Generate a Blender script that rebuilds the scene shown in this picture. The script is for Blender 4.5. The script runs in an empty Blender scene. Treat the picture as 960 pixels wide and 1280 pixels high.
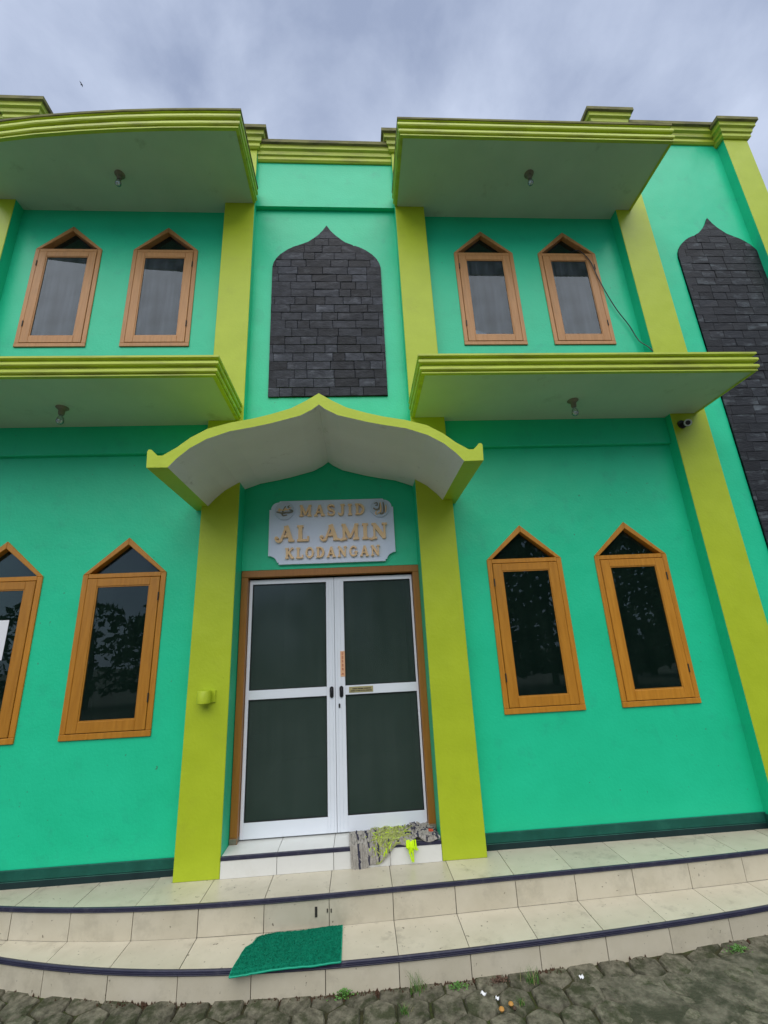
import bpy, bmesh, math, random
import numpy as np
from mathutils import Vector, Matrix
from mathutils.geometry import tessellate_polygon
random.seed(7)
R = math.radians
scn = bpy.context.scene
COL = scn.collection

# ------------------------------------------------------------------ camera
CAM = Vector((0.2209, -3.9307, 1.535))
pitch, yaw, roll, fpx = 0.2997, 0.0684, -0.0494, 555.88
fw = Vector((math.sin(yaw)*math.cos(pitch), math.cos(yaw)*math.cos(pitch), math.sin(pitch)))
rt = Vector((math.cos(yaw), -math.sin(yaw), 0)); up = rt.cross(fw)
r2 = math.cos(roll)*rt + math.sin(roll)*up
u2 = -math.sin(roll)*rt + math.cos(roll)*up
cd = bpy.data.cameras.new('camera'); cam = bpy.data.objects.new('camera', cd); COL.objects.link(cam)
M = Matrix((r2, u2, -fw)).transposed().to_4x4(); M.translation = CAM
cam.matrix_world = M
cd.sensor_fit = 'VERTICAL'; cd.sensor_height = 36.0; cd.lens = fpx/1280*36.0
cd.clip_start = 0.05; cd.clip_end = 3000
scn.camera = cam

# ------------------------------------------------------------------ world, sun, exposure
SUN_EL, SUN_AZ = R(56), R(184)          # azimuth clockwise from +Y: behind the camera, a little to its left
w = bpy.data.worlds.new('World'); scn.world = w; w.use_nodes = True
nt = w.node_tree; nt.nodes.clear()
def N(t, ty, **kw):
    n = t.nodes.new(ty)
    for k, v in kw.items(): setattr(n, k, v)
    return n
out = N(nt, 'ShaderNodeOutputWorld'); bg = N(nt, 'ShaderNodeBackground'); bg.inputs['Strength'].default_value = 0.1
sky = N(nt, 'ShaderNodeTexSky', sky_type='NISHITA', sun_disc=False)
sky.sun_elevation = SUN_EL; sky.sun_rotation = SUN_AZ
tc = N(nt, 'ShaderNodeTexCoord')
mp = N(nt, 'ShaderNodeMapping'); mp.inputs['Scale'].default_value = (1.0, 1.0, 1.0); mp.inputs['Location'].default_value = (3.1, 0.4, 1.2)
nt.links.new(tc.outputs['Generated'], mp.inputs['Vector'])
n1 = N(nt, 'ShaderNodeTexNoise'); n1.inputs['Scale'].default_value = 3.4; n1.inputs['Detail'].default_value = 10; n1.inputs['Roughness'].default_value = 0.55; n1.inputs['Distortion'].default_value = 0.15
nt.links.new(mp.outputs[0], n1.inputs['Vector'])
cr = N(nt, 'ShaderNodeValToRGB')
cr.color_ramp.elements[0].position = 0.37; cr.color_ramp.elements[0].color = (1.72, 2.04, 2.85, 1)
cr.color_ramp.elements[1].position = 0.65; cr.color_ramp.elements[1].color = (3.05, 3.43, 4.3, 1)
nt.links.new(n1.outputs['Fac'], cr.inputs['Fac'])
mx = N(nt, 'ShaderNodeMix', data_type='RGBA'); mx.inputs[0].default_value = 0.9
nt.links.new(sky.outputs[0], mx.inputs[6]); nt.links.new(cr.outputs[0], mx.inputs[7])
nt.links.new(mx.outputs[2], bg.inputs['Color']); nt.links.new(bg.outputs[0], out.inputs['Surface'])

sd = bpy.data.lights.new('sun', 'SUN'); so = bpy.data.objects.new('sun', sd); COL.objects.link(so)
sd.energy = 1.5; sd.angle = R(76); sd.color = (1.0, 0.95, 0.87)
sdir = Vector((math.sin(SUN_AZ)*math.cos(SUN_EL), math.cos(SUN_AZ)*math.cos(SUN_EL), math.sin(SUN_EL)))
so.rotation_euler = sdir.to_track_quat('Z', 'Y').to_euler()
so.location = (0, -20, 20)

scn.view_settings.view_transform = 'Standard'; scn.view_settings.look = 'None'
scn.view_settings.exposure = 1.03; scn.view_settings.gamma = 1.0; scn.view_settings.use_curve_mapping = False
scn.render.engine = 'CYCLES'
scn.cycles.max_bounces = 8; scn.cycles.diffuse_bounces = 5; scn.cycles.transparent_max_bounces = 10

# ------------------------------------------------------------------ materials
def newmat(name):
    m = bpy.data.materials.new(name); m.use_nodes = True
    t = m.node_tree; b = t.nodes['Principled BSDF']
    return m, t, b
def mat(name, col, col2=None, scale=6, rough=0.6, bump=0.0, bscale=60, spec=0.4, metal=0.0, rand=0.0, dirt=None, dscale=2.5, damt=(0.55, 0.75), stretch=(1, 1, 1), detail=6, objrand=0.0, specks=None, wavy=0.0):
    """two-tone noise colour, optional dirt blotches, fine bump, per-object brightness variation"""
    m, t, b = newmat(name)
    L = t.links.new
    b.inputs['Roughness'].default_value = rough; b.inputs['Metallic'].default_value = metal
    b.inputs['Specular IOR Level'].default_value = spec
    co = N(t, 'ShaderNodeTexCoord'); mpg = N(t, 'ShaderNodeMapping'); mpg.inputs['Scale'].default_value = stretch
    if objrand > 0:
        oi0 = N(t, 'ShaderNodeObjectInfo'); vm = N(t, 'ShaderNodeVectorMath', operation='SCALE'); 
        vm.inputs[0].default_value = (37, 53, 71); L(oi0.outputs['Random'], vm.inputs['Scale']); L(vm.outputs[0], mpg.inputs['Location'])
    L(co.outputs['Object'], mpg.inputs['Vector'])
    no = N(t, 'ShaderNodeTexNoise'); no.inputs['Scale'].default_value = scale; no.inputs['Detail'].default_value = detail; no.inputs['Roughness'].default_value = .6
    L(mpg.outputs[0], no.inputs['Vector'])
    r = N(t, 'ShaderNodeValToRGB'); r.color_ramp.elements[0].position = .32; r.color_ramp.elements[1].position = .68
    r.color_ramp.elements[0].color = (*col, 1); r.color_ramp.elements[1].color = (*(col2 or col), 1)
    L(no.outputs['Fac'], r.inputs['Fac']); c = r.outputs[0]
    if dirt:
        dn = N(t, 'ShaderNodeTexNoise'); dn.inputs['Scale'].default_value = dscale; dn.inputs['Detail'].default_value = 8; dn.inputs['Roughness'].default_value = .68
        L(mpg.outputs[0], dn.inputs['Vector'])
        dr = N(t, 'ShaderNodeMapRange'); dr.inputs['From Min'].default_value = damt[0]; dr.inputs['From Max'].default_value = damt[1]
        dr.inputs['To Max'].default_value = dirt[3] if len(dirt) > 3 else .7
        L(dn.outputs['Fac'], dr.inputs['Value'])
        dm = N(t, 'ShaderNodeMix', data_type='RGBA'); L(dr.outputs[0], dm.inputs[0]); L(c, dm.inputs[6]); dm.inputs[7].default_value = (*dirt[:3], 1); c = dm.outputs[2]
    if specks:
        sn = N(t, 'ShaderNodeTexNoise'); sn.inputs['Scale'].default_value = specks[3]; sn.inputs['Detail'].default_value = 3
        L(mpg.outputs[0], sn.inputs['Vector'])
        sr_ = N(t, 'ShaderNodeMapRange'); sr_.inputs['From Min'].default_value = specks[4]; sr_.inputs['From Max'].default_value = specks[4]+.03; sr_.inputs['To Max'].default_value = .8
        L(sn.outputs['Fac'], sr_.inputs['Value'])
        sm_ = N(t, 'ShaderNodeMix', data_type='RGBA'); L(sr_.outputs[0], sm_.inputs[0]); L(c, sm_.inputs[6]); sm_.inputs[7].default_value = (*specks[:3], 1); c = sm_.outputs[2]
    if rand > 0:
        oi = N(t, 'ShaderNodeObjectInfo'); rm = N(t, 'ShaderNodeMapRange'); rm.inputs['To Min'].default_value = 1-rand; rm.inputs['To Max'].default_value = 1+rand
        L(oi.outputs['Random'], rm.inputs['Value'])
        sc = N(t, 'ShaderNodeVectorMath', operation='SCALE'); L(c, sc.inputs[0]); L(rm.outputs[0], sc.inputs['Scale']); c = sc.outputs[0]
    L(c, b.inputs['Base Color'])
    if bump > 0:
        bn = N(t, 'ShaderNodeTexNoise'); bn.inputs['Scale'].default_value = bscale; bn.inputs['Detail'].default_value = 5; L(mpg.outputs[0], bn.inputs['Vector'])
        bu = N(t, 'ShaderNodeBump'); bu.inputs['Strength'].default_value = bump; bu.inputs['Distance'].default_value = .01
        L(bn.outputs['Fac'], bu.inputs['Height'])
        if wavy > 0:
            wn = N(t, 'ShaderNodeTexNoise'); wn.inputs['Scale'].default_value = 2.2; wn.inputs['Detail'].default_value = 2; L(mpg.outputs[0], wn.inputs['Vector'])
            b2 = N(t, 'ShaderNodeBump'); b2.inputs['Strength'].default_value = wavy; b2.inputs['Distance'].default_value = .1
            L(wn.outputs['Fac'], b2.inputs['Height']); L(b2.outputs[0], bu.inputs['Normal'])
        L(bu.outputs[0], b.inputs['Normal'])
    return m
GREEN = mat('wall_paint_green', (.011, .55, .285), (.014, .59, .315), 3, .42, .16, 45, .38, dirt=(.02, .36, .22, .4), dscale=5, damt=(.56, .76), specks=(.05, .16, .10, 26, .735), wavy=.12)
LIME = mat('lime_paint', (.39, .50, .018), (.43, .545, .022), 4, .45, .14, 40, .38, dirt=(.33, .39, .03, .32), dscale=5, damt=(.55, .74), specks=(.16, .15, .04, 30, .74), wavy=.12)
CORN = mat('lime_cornice_paint', (.42, .52, .045), (.47, .58, .055), 5, .45, .1, 40, .4, dirt=(.18, .165, .06, .55), dscale=3.5, damt=(.48, .68), stretch=(.6, 3, 5))
CORN2 = mat('mouldy_ledge_paint', (.15, .15, .05), (.24, .235, .08), 7, .7, .2, 40, .2, dirt=(.075, .07, .04, .8), dscale=4, damt=(.46, .62), stretch=(.8, 3, 4))
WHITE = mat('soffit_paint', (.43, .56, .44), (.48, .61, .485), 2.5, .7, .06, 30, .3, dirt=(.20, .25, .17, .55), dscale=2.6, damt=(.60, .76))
WHITE2 = mat('canopy_underside_paint', (.74, .74, .71), (.79, .79, .76), 3, .7, .06, 30, .3, dirt=(.25, .24, .2, .55), dscale=5, damt=(.60, .76), stretch=(.5, 1, 2))
SKIRT = mat('skirting_paint', (.008, .075, .055), (.012, .10, .075), 8, .45, .15, 25, .2, dirt=(.02, .13, .09, .5), dscale=8, damt=(.55, .7))
SKIRT2 = mat('skirting_foot_paint', (.008, .024, .026), (.012, .033, .034), 8, .5, .1, 25, .2)
WOOD = mat('varnished_wood', (.40, .165, .014), (.50, .22, .024), 5, .35, .05, 80, .45, stretch=(9, 9, .8), dirt=(.25, .10, .02, .4), dscale=4, damt=(.55, .75), objrand=1, rand=.13)
WOODUP = mat('weathered_wood', (.40, .185, .055), (.49, .24, .08), 5, .4, .05, 80, .4, stretch=(9, 9, .8), dirt=(.27, .15, .06, .5), dscale=4, damt=(.52, .75), objrand=1, rand=.13)
DOORW = mat('door_frame_wood', (.30, .12, .018), (.37, .155, .026), 5, .38, .05, 80, .45, stretch=(9, 9, .8))
ALU = mat('white_aluminium', (.74, .79, .86), (.78, .83, .90), 3, .35, .0, 40, .5)
SLATE = mat('slate', (.015, .018, .0245), (.042, .047, .061), 14, .6, .5, 45, .2, dirt=(.11, .12, .14, .7), dscale=7, damt=(.56, .74), rand=.5, objrand=1, stretch=(.8, 1, 1.6))
SLATE2 = mat('weathered_slate', (.012, .014, .018), (.024, .027, .033), 10, .55, .5, 45, .22, dirt=(.15, .18, .20, .7), dscale=4.5, damt=(.54, .72), rand=.35, objrand=1, stretch=(.6, 1, 1.8))
MORTAR = mat('slate_joint', (.010, .010, .012), (.016, .016, .018), 20, .9)
TILE = mat('beige_tile', (.51, .47, .36), (.58, .54, .43), 4, .35, .04, 30, .4, dirt=(.24, .22, .165, .5), dscale=5, damt=(.52, .78), rand=.06, objrand=1, specks=(.10, .085, .06, 38, .70))
TILET = mat('beige_tread_tile', (.49, .455, .35), (.565, .525, .415), 5, .3, .04, 30, .45, dirt=(.20, .185, .14, .6), dscale=5.5, damt=(.56, .74), rand=.06, objrand=1, specks=(.10, .085, .06, 38, .69))
TILEW = mat('white_tile', (.68, .69, .66), (.73, .74, .71), 4, .25, .0, 30, .5, dirt=(.5, .5, .45, .5), dscale=4, damt=(.5, .8), rand=.03)
GROUT = mat('grout', (.11, .10, .085), (.17, .155, .13), 15, .9)
NAVY = mat('navy_nosing', (.018, .019, .045), (.028, .029, .06), 10, .4, .05, 50, .4, dirt=(.10, .10, .11, .5), dscale=20, damt=(.55, .75))
PAVER = mat('paver_concrete', (.06, .058, .04), (.19, .18, .132), 22, .9, 1.0, 55, .2, dirt=(.040, .048, .022, .9), dscale=9, damt=(.47, .60), rand=.16, objrand=1)
CEMENT = mat('cement_skim', (.062, .06, .042), (.185, .175, .13), 14, .9, 1.0, 45, .2, dirt=(.045, .05, .03, .9), dscale=5, damt=(.46, .58), detail=10)
SOIL = mat('mossy_soil', (.030, .026, .016), (.055, .058, .024), 18, .95, .8, 60, .2, dirt=(.04, .07, .012, .8), dscale=7, damt=(.52, .66))
DIRT = mat('red_brown_dirt', (.045, .026, .016), (.085, .05, .03), 30, .95, .8, 80, .2)
ASPH = mat('yard_concrete', (.10, .10, .085), (.17, .165, .135), 2, .9, .5, 20, .25, dirt=(.06, .07, .04, .7), dscale=1.5, damt=(.5, .65))
MATG = mat('green_mat_pile', (.001, .17, .098), (.002, .21, .12), 30, .9, .8, 240, .15, detail=2)
MATE = mat('green_mat_edge', (.003, .28, .17), (.003, .33, .20), 30, .6, .2, 100, .3)
RAGG = mat('grey_rag', (.30, .285, .26), (.42, .40, .36), 25, .9, .6, 90, .1, rand=.1)
RAGB = mat('navy_rag', (.035, .037, .06), (.06, .06, .09), 25, .9, .6, 90, .1)
RAGL = mat('lime_rag', (.34, .38, .14), (.48, .55, .16), 40, .9, .6, 90, .1)
RAGN = mat('neon_lime_rag', (.52, .80, .01), (.60, .88, .02), 20, .8, .3, 90, .1)
RAGO = mat('orange_rag', (.75, .12, .05), None, 20, .8, .3, 90, .1)
SIGN = mat('sign_board', (.70, .80, .99), (.73, .83, .99), 3, .45, .0, 30, .4)
LETTER = mat('cream_letter', (.88, .60, .32), (.91, .65, .37), 6, .5, .0, 30, .4)
EMBD = mat('emblem_disc', (.60, .68, .82), (.64, .72, .86), 5, .5)
EMBL = mat('emblem_ink', (.17, .18, .17), (.30, .27, .20), 30, .5)
BLACK = mat('black_plastic', (.012, .013, .016), None, 5, .35)
DARKM = mat('dark_metal', (.03, .03, .032), (.05, .045, .04), 9, .5, metal=.4)
LAMPB = mat('lamp_socket', (.16, .15, .11), (.24, .22, .17), 14, .6, .2, 40)
STICK = mat('sticker_paper', (.72, .42, .24), (.76, .47, .28), 8, .5)
STICKR = mat('sticker_red', (.40, .06, .03), None, 8, .5)
BRASS = mat('brass_plate', (.38, .34, .16), (.48, .43, .22), 12, .35, metal=.3)
PAPER = mat('white_paper', (.74, .76, .80), None, 5, .7)
CCTVW = mat('camera_shell', (.52, .53, .54), None, 5, .4)
INT = mat('interior_paint', (.02, .12, .07), (.03, .15, .09), 2, .8)
CURT = mat('curtain_cloth', (.50, .54, .60), (.60, .64, .70), 6, .9, .3, 30, .1)
TREE = mat('treeline_leaf', (.025, .055, .014), (.07, .12, .03), 1.2, .6)
BARK = mat('bark', (.06, .045, .03), (.10, .08, .06), 8, .9, .6, 25)
WEED = mat('weed_leaf', (.045, .15, .018), (.10, .24, .04), 30, .6)
WEEDB = mat('dry_weed_leaf', (.07, .038, .025), (.12, .07, .045), 30, .8)
WEEDS = mat('straw_blade', (.20, .20, .08), (.28, .27, .12), 30, .8)
BIRDM = mat('black_feather', (.012, .012, .014), None, 5, .7)
TRIMK = mat('pane_gasket', (.01, .011, .012), None, 5, .6)

def glass(name, tint, refl, base=(.01, .02, .018), trans=.7, rough=.01, cloud_bands=None):
    """tinted window glass: see-through part, dark film part, mirror part rising at grazing angles"""
    m, t, b = newmat(name); L = t.links.new
    o = t.nodes['Material Output']
    tr = N(t, 'ShaderNodeBsdfTransparent'); tr.inputs[0].default_value = (*tint, 1)
    b.inputs['Base Color'].default_value = (*base, 1); b.inputs['Roughness'].default_value = .6; b.inputs['Specular IOR Level'].default_value = 0
    m1 = N(t, 'ShaderNodeMixShader'); m1.inputs[0].default_value = trans; L(b.outputs[0], m1.inputs[1]); L(tr.outputs[0], m1.inputs[2])
    gl = N(t, 'ShaderNodeBsdfGlossy'); gl.inputs['Roughness'].default_value = rough; gl.inputs['Color'].default_value = (.80, .90, 1, 1)
    lw = N(t, 'ShaderNodeFresnel'); lw.inputs['IOR'].default_value = 1.5
    mr = N(t, 'ShaderNodeMapRange'); mr.inputs['To Min'].default_value = refl; mr.inputs['To Max'].default_value = 1.0; mr.inputs['From Min'].default_value = .04
    L(lw.outputs[0], mr.inputs['Value'])
    m2 = N(t, 'ShaderNodeMixShader'); L(mr.outputs[0], m2.inputs[0]); L(m1.outputs[0], m2.inputs[1]); L(gl.outputs[0], m2.inputs[2])
    # paler upright bands painted into the film for mirrored cloud and curtain folds
    co = N(t, 'ShaderNodeTexCoord'); mpg = N(t, 'ShaderNodeMapping'); mpg.inputs['Scale'].default_value = (26, 1, .9)
    L(co.outputs['Object'], mpg.inputs['Vector']); no = N(t, 'ShaderNodeTexNoise'); no.inputs['Scale'].default_value = 1.0; no.inputs['Detail'].default_value = 3
    L(mpg.outputs[0], no.inputs['Vector'])
    n2_ = N(t, 'ShaderNodeTexNoise'); n2_.inputs['Scale'].default_value = 4.5; n2_.inputs['Detail'].default_value = 7; L(co.outputs['Object'], n2_.inputs['Vector'])
    mm = N(t, 'ShaderNodeMath', operation='MULTIPLY'); L(no.outputs['Fac'], mm.inputs[0]); L(n2_.outputs['Fac'], mm.inputs[1])
    rg_ = N(t, 'ShaderNodeMapRange'); rg_.inputs['From Min'].default_value = .14; rg_.inputs['From Max'].default_value = .38; L(mm.outputs[0], rg_.inputs['Value'])
    dm = N(t, 'ShaderNodeMix', data_type='RGBA'); L(rg_.outputs[0], dm.inputs[0]); dm.inputs[6].default_value = (*base, 1); dm.inputs[7].default_value = (*(cloud_bands or base), 1)
    L(dm.outputs[2], b.inputs['Base Color'])
    L(m2.outputs[0], o.inputs['Surface'])
    return m
GLASS = glass('window_glass', (.55, .75, .66), .045, (.008, .02, .016), .62, .01, (.014, .030, .024))
GLASSUP = glass('upper_window_glass', (.62, .68, .72), .03, (.025, .032, .036), .4, .01, (.10, .12, .145))
GLASSD = glass('door_glass', (.5, .62, .57), .04, (.042, .070, .058), .35, .13, (.054, .084, .071))
BULB = glass('bulb_glass', (.9, .9, .9), .2, (.5, .5, .48), .7)

# ------------------------------------------------------------------ mesh helpers
class MB:
    def __init__(s): s.v = []; s.f = []; s.m = []; s.sm = []
    def add(s, vs, fs, mi=0, smooth=False):
        o = len(s.v); s.v += [tuple(v) for v in vs]
        for f in fs: s.f.append([i+o for i in f]); s.m.append(mi); s.sm.append(smooth)
    def box(s, x0, x1, y0, y1, z0, z1, mi=0, side=None):
        """side = material index of the faces that look along X"""
        vs = [(x, y, z) for x in (x0, x1) for y in (y0, y1) for z in (z0, z1)]
        fs = [(0, 1, 3, 2), (4, 6, 7, 5), (0, 4, 5, 1), (2, 3, 7, 6), (0, 2, 6, 4), (1, 5, 7, 3)]
        o = len(s.v); s.v += vs
        for k, f in enumerate(fs):
            s.f.append([i+o for i in f]); s.m.append(side if (side is not None and k < 2) else mi); s.sm.append(False)
    def prism(s, poly, y0, y1, mi=0, edge=None, back=True):
        """poly in (x,z), extruded from y0 (front) to y1"""
        n = len(poly); o = len(s.v)
        s.v += [(x, y0, z) for x, z in poly] + [(x, y1, z) for x, z in poly]
        tri = tessellate_polygon([[Vector((x, z, 0)) for x, z in poly]])
        for t in tri:
            s.f.append([o+i for i in t]); s.m.append(mi); s.sm.append(False)
            if back: s.f.append([o+n+i for i in reversed(t)]); s.m.append(mi); s.sm.append(False)
        for i in range(n):
            j = (i+1) % n; s.f.append([o+i, o+j, o+n+j, o+n+i]); s.m.append(edge[i] if edge else mi); s.sm.append(False)
    def plan(s, poly, z0, z1, mi=0):
        n = len(poly); o = len(s.v)
        s.v += [(x, y, z0) for x, y in poly] + [(x, y, z1) for x, y in poly]
        for t in tessellate_polygon([[Vector((x, y, 0)) for x, y in poly]]):
            s.f.append([o+i for i in t]); s.m.append(mi); s.sm.append(False)
            s.f.append([o+n+i for i in reversed(t)]); s.m.append(mi); s.sm.append(False)
        for i in range(n):
            j = (i+1) % n; s.f.append([o+i, o+j, o+n+j, o+n+i]); s.m.append(mi); s.sm.append(False)
    def sweep(s, path, prof, mi=0, caps=True, top=0):
        """path: plan polyline (x,y); prof: (outward, z); outward is to the right of the path direction; mitred"""
        P = [Vector(p) for p in path]; n = len(P); nr = []
        for i in range(n):
            ds = []
            if i > 0: ds.append((P[i]-P[i-1]).normalized())
            if i < n-1: ds.append((P[i+1]-P[i]).normalized())
            ns = [Vector((d.y, -d.x)) for d in ds]
            if len(ns) == 2:
                b = (ns[0]+ns[1]).normalized(); b = b/max(.2, b.dot(ns[0]))
            else: b = ns[0]
            nr.append(b)
        k = len(prof); o = len(s.v)
        for i in range(n):
            for a, z in prof: s.v.append((P[i].x+nr[i].x*a, P[i].y+nr[i].y*a, z))
        for i in range(n-1):
            for j in range(k-1):
                a = o+i*k+j; s.f.append([a, a+1, a+k+1, a+k]); s.m.append(1 if j < top else mi); s.sm.append(False)
        if caps:
            s.f.append([o+j for j in range(k)]); s.m.append(mi); s.sm.append(False)
            s.f.append([o+(n-1)*k+j for j in reversed(range(k))]); s.m.append(mi); s.sm.append(False)
    def tube(s, pts, rad, sides=8, mi=0):
        pts = [Vector(p) for p in pts]; o = len(s.v); n = len(pts)
        rads = rad if isinstance(rad, (list, tuple)) else [rad]*n
        for i, p in enumerate(pts):
            d = (pts[min(i+1, n-1)]-pts[max(i-1, 0)]).normalized()
            a = d.orthogonal().normalized() if i == 0 else (a-d*a.dot(d)).normalized()
            b = d.cross(a)
            for k in range(sides):
                t = 2*math.pi*k/sides; s.v.append(tuple(p+(a*math.cos(t)+b*math.sin(t))*rads[i]))
        for i in range(n-1):
            for k in range(sides):
                k2 = (k+1) % sides; s.f.append([o+i*sides+k, o+i*sides+k2, o+(i+1)*sides+k2, o+(i+1)*sides+k]); s.m.append(mi); s.sm.append(True)
        s.f.append([o+k for k in reversed(range(sides))]); s.m.append(mi); s.sm.append(False)
        s.f.append([o+(n-1)*sides+k for k in range(sides)]); s.m.append(mi); s.sm.append(False)
    def lathe(s, prof, c, axis='z', seg=16, mi=0):
        """prof: (radius, along)"""
        o = len(s.v); c = Vector(c)
        for r_, h in prof:
            for k in range(seg):
                t = 2*math.pi*k/seg; x, y = r_*math.cos(t), r_*math.sin(t)
                s.v.append(tuple(c+(Vector((x, y, h)) if axis == 'z' else Vector((x, h, y)))))
        for i in range(len(prof)-1):
            for k in range(seg):
                k2 = (k+1) % seg; s.f.append([o+i*seg+k, o+i*seg+k2, o+(i+1)*seg+k2, o+(i+1)*seg+k]); s.m.append(mi); s.sm.append(True)
    def mesh(s, name, mats, bevel=0.0, origin=(0, 0, 0)):
        me = bpy.data.meshes.new(name)
        ox, oy, oz = origin
        me.from_pydata([(x-ox, y-oy, z-oz) for x, y, z in s.v], [], s.f)
        for mm in (mats if isinstance(mats, (list, tuple)) else [mats]): me.materials.append(mm)
        me.polygons.foreach_set('material_index', s.m); me.polygons.foreach_set('use_smooth', s.sm)
        bm = bmesh.new(); bm.from_mesh(me)
        bmesh.ops.recalc_face_normals(bm, faces=bm.faces)
        if bevel > 0:
            es = [e for e in bm.edges if len(e.link_faces) == 2 and e.calc_face_angle(0) > .6]
            bmesh.ops.bevel(bm, geom=es, offset=bevel, segments=1, affect='EDGES', clamp_overlap=True)
        bm.to_mesh(me); bm.free(); me.update()
        if any(s.sm): me.set_sharp_from_angle(angle=R(42))
        return me
    def build(s, name, mats, parent=None, bevel=0.0, origin=(0, 0, 0)):
        """origin: where the object's own origin stands, in world space"""
        return link(name, s.mesh(name, mats, bevel, origin), parent, origin)
def link(name, me, parent=None, loc=(0, 0, 0)):
    o = bpy.data.objects.new(name, me); COL.objects.link(o)
    o.location = loc
    if parent is not None:
        o.parent = parent
        base = Vector((0, 0, 0)); q = parent
        while q: base += q.location; q = q.parent
        o.location = Vector(loc)-base
    return o
def tag(o, label=None, cat=None, group=None, kind=None):
    for k, v in (('label', label), ('category', cat), ('group', group), ('kind', kind)):
        if v: o[k] = v
    return o
def empty(name, loc):
    o = bpy.data.objects.new(name, None); COL.objects.link(o); o.location = loc; o.empty_display_size = .1
    return o

# ------------------------------------------------------------------ dimensions
C0 = (-3.80, -3.47); C1 = (-1.17, -.8366); C2 = (.8014, 1.143); C3 = (3.51, 3.90); C4 = (5.268, 5.60)
C0b = (-5.60, -5.268)
YW, YC, YD = .126, .116, .206            # bay wall, centre and wing wall, door wall
ZG = -.324; ZT = -.1785
mosque = empty('mosque', (0, 0, 0))
tag(mosque, 'two storey mosque painted turquoise green with lime pillars, balconies and cornices', 'building')

# ------------------------------------------------------------------ walls
UW, UAP, USH, UBO = .708, 6.296, 5.967, 4.675
LW, LAP, LSH, LBO = .713, 2.616, 2.289, .96
UX = (-2.874, -1.825, 1.828, 2.844); LX = (-2.881, -1.829, 1.794, 2.834)
def pent(cx, wd, ap, sh, bo, inset=0.0, apin=None):
    h = wd/2-inset
    k = (ap-sh)/(wd/2); sl = inset*math.sqrt(1+k*k)
    a = ap-sl
    return [(cx-h, bo+inset), (cx+h, bo+inset), (cx+h, a-k*h), (cx, a), (cx-h, a-k*h)]
def holed_wall(name, x0, x1, z0, z1, y, holes, depth=.13):
    mb = MB(); outer = [Vector((x0, z0, 0)), Vector((x1, z0, 0)), Vector((x1, z1, 0)), Vector((x0, z1, 0))]
    loops = [outer]+[[Vector((a, b, 0)) for a, b in h] for h in holes]
    flat = [p for l in loops for p in l]
    o = len(mb.v); mb.v += [(p.x, y, p.y) for p in flat]
    for t in tessellate_polygon(loops): mb.f.append([o+i for i in t]); mb.m.append(0); mb.sm.append(False)
    for h in holes:
        n = len(h)
        mb.add([(a, y, b) for a, b in h]+[(a, y+depth, b) for a, b in h], [(i, (i+1) % n, n+(i+1) % n, n+i) for i in range(n)])
    return mb.build(name, GREEN, mosque)
for xs, a, b in (((0, 1), -3.62, -1.10), ((2, 3), 1.10, 3.62)):
    holes = [pent(UX[i], UW-.012, UAP-.008, USH-.006, UBO+.006) for i in xs]+[pent(LX[i], LW-.012, LAP-.008, LSH-.006, LBO+.006) for i in xs]
    holed_wall('wall', a, b, 0, 7.45, YW, holes)
mb = MB(); mb.box(-.90, .90, YD, YD+.12, 2.288, 3.55); mb.box(-.90, .90, YC, YC+.2, 3.551, 6.588); mb.box(-.90, .90, YC-.05, YC+.2, 6.589, 7.50)
mb.build('wall', GREEN, mosque)
mb = MB(); mb.box(3.80, 5.40, YC, YC+.2, 0, 8.05); mb.build('wall', GREEN, mosque)
mb = MB(); mb.box(-5.40, -3.80, YC, YC+.2, 0, 8.05); mb.build('wall', GREEN, mosque)
mb = MB(); mb.box(5.30, 5.50, .30, 9.0, 0, 8.05); mb.box(-5.50, -5.30, .30, 9.0, 0, 8.05); mb.box(-5.5, 5.5, 8.8, 9.0, 0, 7.4); mb.build('wall', GREEN, mosque)
mb = MB(); mb.box(-5.45, 5.45, .33, 8.9, 7.20, 7.38); mb.build('roof', ASPH, mosque)
mb = MB(); mb.box(-5.55, -3.205, -.02, .45, ZG-.1, -.012); mb.box(-5.5, 5.5, .46, 8.95, ZG-.1, -.012); mb.build('plinth', SKIRT, mosque)
# dark rooms behind the glass
mb = MB()
for z0, z1 in ((.12, 3.50), (3.95, 7.10)):
    vs = [(x, y, z) for x in (-3.62, 3.62) for y in (.32, 3.2) for z in (z0, z1)]
    mb.add(vs, [(0, 1, 3, 2), (4, 6, 7, 5), (2, 3, 7, 6), (0, 2, 6, 4), (1, 5, 7, 3)])
    mb.box(-1.00, -.90, .33, 3.1, z0+.01, z1-.01); mb.box(.95, 1.05, .33, 3.1, z0+.01, z1-.01)
mb.build('interior', INT, mosque)
mb = MB(); mb.box(-.89, .94, .345, 3.1, .121, .134); mb.build('interior_floor', TILEW, mosque)
# pillars: lime faces, green sides
for (a, b), zt in ((C0, 8.0), (C1, 7.50), (C2, 7.50), (C3, 8.0)):
    mb = MB(); mb.box(a, b, 0, .40, 0, zt, 0, 1); mb.build('pillar', [LIME, GREEN], mosque, .004)
for a, b in (C4, C0b):
    mb = MB(); mb.box(a, b, 0, .40, 0, 7.86, 0, 1 if a > 0 else 0); mb.build('pillar', [LIME, GREEN], mosque, .004)
# beams over the ground floor bays
for a, b in ((-3.509, -1.171), (1.144, 3.509)):
    mb = MB(); mb.box(a, b, YW-.045, YW+.02, 3.435, 3.735); mb.build('beam', GREEN, mosque, .006)
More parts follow.
